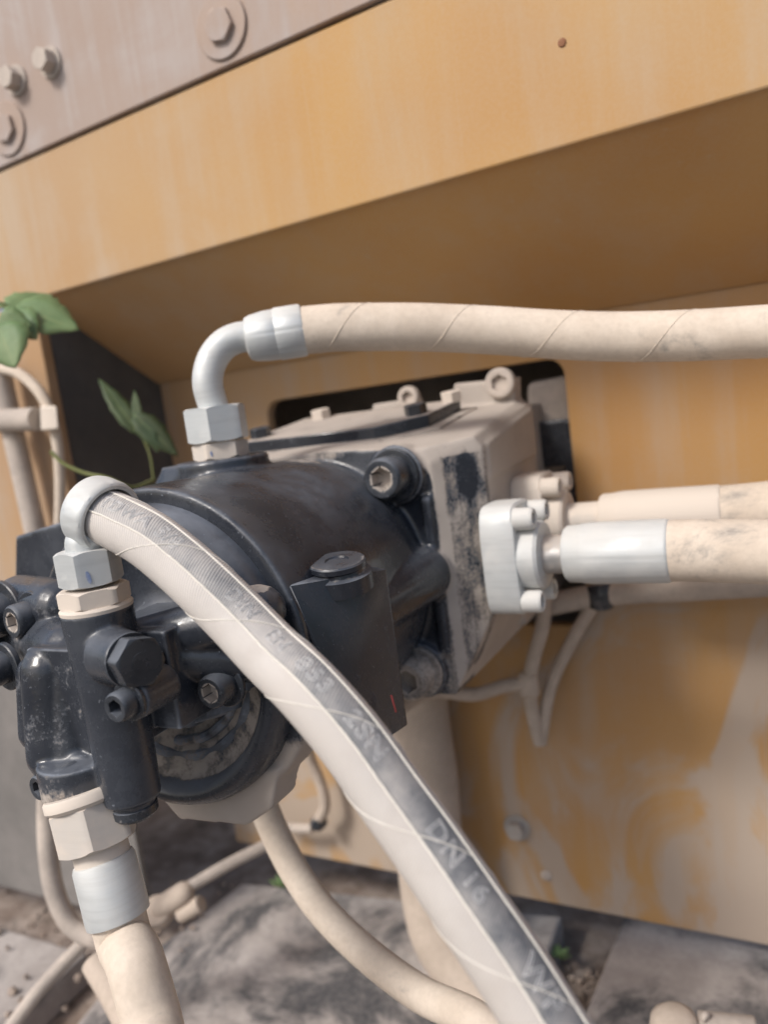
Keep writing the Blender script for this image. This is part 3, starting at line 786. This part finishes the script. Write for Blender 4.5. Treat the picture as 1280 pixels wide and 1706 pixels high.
# wrap seams (helical ridge)
sm = s_of(515, 1180); pitch = .096
bm = bmesh.new()
for h_ in (0, math.pi):
    pts = []
    for i in range(1100):
        s = .012 + (L_ - .014) * i / 1099
        pts.append(hpos(s, (s - s_of(540, 1200)) / pitch * 2 * math.pi + h_, .00002))
    merge(bm, tube(pts, .00022, raw=True, seg=6))
put('wrap_seam', bm, 'hose_edge', fh, 80)
# raised lettering
def lettering(txt, s0, size, parent):
    cu = bpy.data.curves.new('tmp_text', 'FONT'); cu.body = txt; cu.size = size; cu.resolution_u = 4
    cu.fill_mode = 'NONE'; cu.bevel_depth = .00020; cu.bevel_resolution = 1; cu.space_character = 1.12
    o = bpy.data.objects.new('tmp_text', cu); COL.objects.link(o)
    dg = bpy.context.evaluated_depsgraph_get(); dg.update()
    me = bpy.data.meshes.new_from_object(o.evaluated_get(dg)); bpy.data.objects.remove(o)
    b = bmesh.new(); b.from_mesh(me); bpy.data.meshes.remove(me)
    for _ in range(4):
        le = [e for e in b.edges if e.calc_length() > .0009]
        if not le: break
        bmesh.ops.subdivide_edges(b, edges=le, cuts=1)
    amid = (A1 + A2) / 2; hh = size * .36
    for v_ in b.verts:
        x, y, z = v_.co
        v_.co = hpos(s0 + x, amid + (y - hh) / OD, -.0001 + z * .8)
    put('lettering', b, 'letter_dust', parent, 60, recalc=False)
for txt, u, v, size in (('TDWA', 188, 868, .0080), ('5/8', 270, 912, .0088), ('DIN', 378, 1013, .0084), ('EN', 450, 1086, .0084), ('853', 497, 1137, .0084), ('2SN', 570, 1212, .0092), ('DN', 697, 1390, .0090), ('16', 752, 1468, .0084), ('WP', 843, 1600, .0100)):
    lettering(txt, s_of(u, v), size, fh)

# --- lower hose below the regulator
lh = root('hydraulic_hose', 'cream dusty hose hanging from the big hex nut under the regulator', 'hydraulic hose', tuple(f0), 'hydraulic hoses joined to the pump')
ax = (at(190, 1470, .335) - f0).normalized(); ax = (ax + V((0, 0, -.5))).normalized()
q0 = at(143, 1322, .338)
put('collar', lathe([(.0172, 0), (.0180, .001), (.0180, .0045), (.0165, .006)], q0 - ax * .002, ax, 48), 'zinc_dusty', lh, 40, .35)
put('nut', hexnut(q0 + ax * .0035, ax, .0305, .0190, .30), 'zinc_dusty', lh, 30, .1)
q1 = q0 + ax * .0225
put('neck', lathe([(.0110, 0), (.0118, .002), (.0118, .008)], q1 - ax * .001, ax, 40), 'zinc_dusty', lh, 40, .3)
put('ferrule', lathe([(.0105, 0), (.0126, .0006), (.0134, .0025), (.0136, .024), (.0134, .0262), (.0118, .0268)], q1 + ax * .0055, ax, 48), 'zinc', lh, 40, .05)
q2 = q1 + ax * .030
hose_tube(lh, [q2, q2 + ax * .012, at(224, 1600, .318), at(250, 1690, .310), at(285, 1800, .30), at(285, 1800, .30) + V((.03, .005, -.10)), at(285, 1800, .30) + V((.06, .05, -.20))], .0116, n=60)

# --- other hoses and cables
def single(name, pts, r, mat, label, cat, group=None, n=60, seg=20):
    c = V(pts[0])
    return put(name, tube(pts, r, n, seg), mat, None, 60, label=label, cat=cat, group=group, loc=c)
single('drain_hose', [at(425, 1300, .50), at(450, 1370, .495), at(490, 1450, .485), at(540, 1520, .47), at(610, 1588, .45), at(700, 1655, .425), at(830, 1725, .39), at(830, 1725, .39) + V((.05, .0, -.05)), at(830, 1725, .39) + V((.12, .02, -.07))], .0094, 'dust_cream', 'thin cream hose curving down under the front diagonal hose', 'hose')
single('suction_pipe', [V((-.060, .155, -.07)), at(694, 1190, .70), at(708, 1290, .70), at(716, 1400, .70), at(722, 1480, .70), at(745, 1565, .69), at(810, 1640, .67), at(900, 1710, .65)], .0300, 'dust_tan', 'wide dusty suction pipe standing below the pump block', 'pipe', seg=36)
wh = root('wiring_loom', 'forked tan wiring cables hanging below the rear port hose', 'wiring', tuple(ony(880, 1140, .16)))
cj = ony(882, 1138, .16)
put('cable', tube([ony(640, 1222, .05), ony(668, 1180, .08), ony(720, 1152, .115), ony(790, 1157, .14), ony(840, 1143, .155), cj], .0058, 50, 14), 'cable_dust', wh, 60)
put('cable', tube([ony(908, 985, .165), ony(905, 1040, .165), ony(890, 1095, .162), cj], .0060, 40, 14), 'cable_dust', wh, 60)
put('cable', tube([cj, ony(888, 1190, .165), ony(901, 1238, .17)], .0058, 30, 14), 'cable_dust', wh, 60)
put('cable', tube([ony(1000, 990, .185), ony(955, 1065, .18), ony(918, 1145, .175), ony(901, 1238, .17)], .0055, 40, 14), 'cable_dust', wh, 60)
put('joint', hull([cj + V((x, y, z)) for x in (-.008, .008) for y in (-.006, .006) for z in (-.012, .010)]), 'cable_dust', wh, 60, bevel=.004)
single('wiring_harness', [ony(912, 1008, .185), ony(960, 998, .185), ony(1030, 988, .184), ony(1130, 982, .182), ony(1290, 972, .18), ony(1500, 955, .178)], .0095, 'dust_grey', 'taped dusty wiring harness running along the orange panel below the hoses', 'wiring')
put('clip', tube([ony(1000, 975, .184), ony(1002, 992, .182), ony(1003, 1006, .184)], .0105, 12, 16), 'black_steel', bpy.data.objects['wiring_harness'], 60, .3)
sh = root('drain_pipe', 'thin dusty pipe with dark angled fitting against the orange panel below the pump', 'pipe', tuple(ony(520, 1376, .17)))
put('pipe', tube([ony(505, 1220, .16), ony(518, 1265, .17), ony(536, 1310, .175), ony(541, 1345, .175), ony(526, 1374, .175)], .0055, 40, 14), 'cable_dust', sh, 60)
put('pipe', tube([ony(520, 1380, .175), ony(480, 1378, .17), ony(430, 1360, .16)], .0050, 20, 14), 'dust_grey', sh, 60)
put('fitting', hexnut(ony(536, 1366, .175), (ony(516, 1384, .175) - ony(536, 1366, .175)), .0135, .011), 'black_steel', sh, 40, .2)

# left pipes with clamp on the end column
lp = root('pipe_run', 'two dusty pipes held by a clamp on the orange column at left', 'pipe', tuple(at(40, 700, .66)))
put('pipe', tube([ony(-5, 600, .040), ony(8, 660, .040), ony(30, 760, .040), ony(62, 900, .040), ony(75, 960, .040)], .0095, 40, 20), 'dust_grey', lp, 60)
put('pipe', tube([ony(-15, 612, .035), ony(30, 622, .035), ony(70, 660, .035), ony(92, 720, .035), ony(100, 800, .035), ony(98, 900, .035)], .0048, 40, 16), 'dust_cream', lp, 60)
pA, pB = ony(-20, 702, .030), ony(62, 698, .030)
put('clamp', tube([pA, pB], .0100, 8, 24), 'dust_grey', lp, 60)
put('clamp_end', hull([ony(u, v, y) for u, v in ((66, 676), (94, 676), (98, 716), (68, 718)) for y in (.022, .042)]), 'zinc_dusty', lp, 40, .6, bevel=.002)

# lower left clutter
single('return_hose', [at(110, 1180, .50), at(85, 1270, .58), at(78, 1340, .60), at(80, 1420, .60), at(92, 1490, .60), at(122, 1545, .60), at(180, 1568, .60), at(215, 1560, .64), at(225, 1590, .67)], .0075, 'dust_grey', 'grey dusty hose bent into a U behind the lower left ferrule', 'hose')
rod = root('control_rod', 'straight dusty rod with knuckle fitting lying across the deck behind the lower hose', 'rod', tuple(at(300, 1500, .66)))
put('shaft', tube([at(300, 1487, .66), at(380, 1440, .68), at(470, 1395, .70)], .0052, 12, 14), 'dust_grey', rod, 60)
put('knuckle', merge(capsule(at(268, 1512, .665), at(305, 1488, .66), .0095), merge(lathe([(.0045, -.006), (.0125, -.006), (.0135, -.004), (.0135, .004), (.0125, .006), (.0045, .006), (.0045, -.006)], at(262, 1520, .665), V((.3, -.5, .8)), 32, closed=False), cyl(at(300, 1525, .66), at(335, 1505, .655), .007, 20, .001))), 'dust_tan', rod, 60)
single('tie_rod', [at(-60, 1800, .585), at(10, 1720, .60), at(60, 1655, .615), at(110, 1600, .63), at(150, 1560, .64)], .0055, 'dust_grey', 'short dusty rod slanting over the dirt in the lower left corner', 'rod')
single('stub_pipe', [at(160, 1600, .56), at(190, 1650, .545), at(235, 1730, .52), at(300, 1830, .50)], .0110, 'dust_tan', 'blunt dusty pipe stub beside the lower left hose', 'pipe')
# foreground fittings at bottom right
bf = root('valve_fitting', 'dusty rounded fitting with lighter threaded end at the bottom right edge', 'fitting', tuple(at(1130, 1740, .5)))
put('dome', lathe([(.016, 0), (.016, .010), (.014, .017), (.009, .0205), (.0005, .0215)], at(1130, 1735, .5), (ZP + V((-.1, 0, 0))), 40), 'dust_tan', bf, 50)
put('threaded_end', merge(cyl(at(1165, 1712, .5), at(1262, 1722, .49), .0098, 32, .0015), cyl(at(1172, 1690, .495), at(1180, 1698, .492), .0035, 16, .001)), 'dust_grey', bf, 50)

# ================================================================ plants
def leaf_mesh(lobes, thick=.0):
    """each lobe: base, tip, half width, normal; two folded halves with a midrib"""
    bm = bmesh.new(); rl = bm.verts.layers.float.new('rib')
    for b0, tip, w, nrm in lobes:
        b0, tip = V(b0), V(tip); d = tip - b0; nrm = V(nrm); sd = d.normalized().cross(nrm).normalized(); nrm = sd.cross(d.normalized())
        n = 12; mid, L, Rr = [], [], []
        for i in range(n + 1):
            t = i / n; wd = w * (math.sin(math.pi * min(1, t ** .72)) ** .85) if 0 < t < 1 else .0004
            c = b0 + d * t - nrm * (.10 * d.length * t * t)
            vm = bm.verts.new(c); vm[rl] = 1.0; mid.append(vm)
            zig = 1 + .08 * math.sin(i * 2.4)
            rows = []
            for sgn, arr in ((1, L), (-1, Rr)):
                h1 = bm.verts.new(c + sd * sgn * wd * .5 * zig + nrm * wd * .16); h2 = bm.verts.new(c + sd * sgn * wd * zig + nrm * wd * .12); arr.append((h1, h2))
        for i in range(n):
            for arr in (L, Rr):
                bm.faces.new((mid[i], mid[i + 1], arr[i + 1][0], arr[i][0])); bm.faces.new((arr[i][0], arr[i + 1][0], arr[i + 1][1], arr[i][1]))
    return bm
def leafy(parent, lobes, mat='leaf'):
    o = put('leaf', leaf_mesh(lobes), mat, parent, 80)
    md = o.modifiers.new('thick', 'SOLIDIFY'); md.thickness = .0004
    return o
toC = V((.5, -.75, .25)).normalized(); upl = V((.2, -.35, .9)).normalized()
vn = root('vine', 'green lobed vine leaves in front of the orange column at upper left', 'plant', tuple(at(10, 620, .58)))
leafy(vn, [(at(20, 515, .58), at(128, 541, .575), .0200, (toC + upl)), (at(15, 525, .58), at(84, 484, .60), .0180, (toC + upl)), (at(24, 522, .58), at(-12, 500, .57), .012, upl), (at(22, 520, .58), at(55, 560, .56), .013, toC)])
leafy(vn, [(at(-4, 540, .56), at(20, 608, .545), .0200, toC), (at(-4, 540, .56), at(50, 540, .56), .0135, toC), (at(-4, 540, .56), at(-50, 560, .56), .014, toC)])
put('stem', tube([at(22, 520, .58), at(8, 560, .59), at(-5, 610, .60), at(-20, 700, .61)], .0010, 24, 8), 'stem_green', vn, 60)
v2 = root('vine', 'limp vine shoot hanging before the dark opening beside the elbow nut', 'plant', tuple(at(240, 790, .66)))
leafy(v2, [(at(232, 725, .66), at(164, 626, .665), .0085, (toC + V((.6, 0, 0))))], 'leaf_shaded')
leafy(v2, [(at(222, 690, .66), at(294, 756, .65), .0110, (toC + V((-.5, 0, .6)))), (at(240, 705, .66), at(262, 752, .65), .006, toC)], 'leaf_shaded')
leafy(v2, [(at(232, 712, .66), at(222, 648, .67), .0045, toC)], 'leaf_shaded')
put('stem', tube([at(222, 712, .66), at(238, 730, .66), at(250, 760, .66), at(256, 800, .665)], .0011, 20, 8), 'stem_green', v2, 60)
put('tendril', tube([at(84, 752, .62), at(105, 772, .62), at(140, 788, .62), at(180, 797, .62), at(220, 812, .63), at(256, 800, .665)], .0016, 40, 8), 'stem_green', v2, 60)
for k, (u, v, lab) in enumerate(((515, 1432, 'tiny green weed at the foot of the orange panel under the drain pipe'), (932, 1600, 'small green sprout in the dirt gap between the deck plates'))):
    p = onz(u, v, -.40) if k == 0 else onz(u, v, -.42)
    if k == 0: p = V((p.x, min(p.y, .185), -.40))
    wd = root('weed', lab, 'plant', tuple(p))
    for j in range(7):
        a = j * 2.4; q = p + V((math.cos(a) * .012, math.sin(a) * .012, .008 + .004 * (j % 3)))
        leafy(wd, [(p + ZP * .003, q, .0035, ZP)])

# ---------------------------------------------------------------- paint marks and wire ends
def dab(obj, u, v, hw, hh, ang, mat, name='paint_mark'):
    """small brush mark lying on the surface of obj where the line of sight through (u, v) meets it"""
    off = base_of(obj); o_ = C0 - off; d_ = ray(u, v).normalized()
    ok, p, n, _ = obj.ray_cast(o_, d_)
    if not ok: return
    x, y, _ = frame(n); bm = bmesh.new(); vs = []
    for i in range(20):
        a = 2 * math.pi * i / 20; q = V((math.cos(a) * hw * random.uniform(.85, 1.1), math.sin(a) * hh * random.uniform(.9, 1.1)))
        cx_, cy_ = q[0] * math.cos(ang) - q[1] * math.sin(ang), q[0] * math.sin(ang) + q[1] * math.cos(ang)
        vs.append(p + off + x * cx_ + y * cy_ + n * .00015)
    top = [bm.verts.new(q + n * .00012) for q in vs]; bot = [bm.verts.new(q) for q in vs]
    bm.faces.new(top); bm.faces.new(bot[::-1])
    for i in range(20): bm.faces.new((bot[i], bot[(i + 1) % 20], top[(i + 1) % 20], top[i]))
    r_ = obj
    while r_.parent: r_ = r_.parent
    put(name, bm, mat, r_, 60)
mk_dusty('blue_mark', (.20, .27, .46), (.42, .46, .56), 300, bumpd=.0001)
bpy.context.view_layer.update()
nut_front = [c for c in fh.children if c.name.startswith('nut')][0]
dab(nut_front, 147, 962, .0009, .0026, .15, 'blue_mark')
ad_up = [c for c in up_h.children if c.name.startswith('adapter')][0]
dab(ad_up, 352, 756, .0006, .0016, .1, 'blue_mark')
put('wire_end', tube([at(652, 1158, .372), at(656, 1172, .371), at(660, 1186, .372)], .00055, 12, 8), 'red_wire', wh, 60)
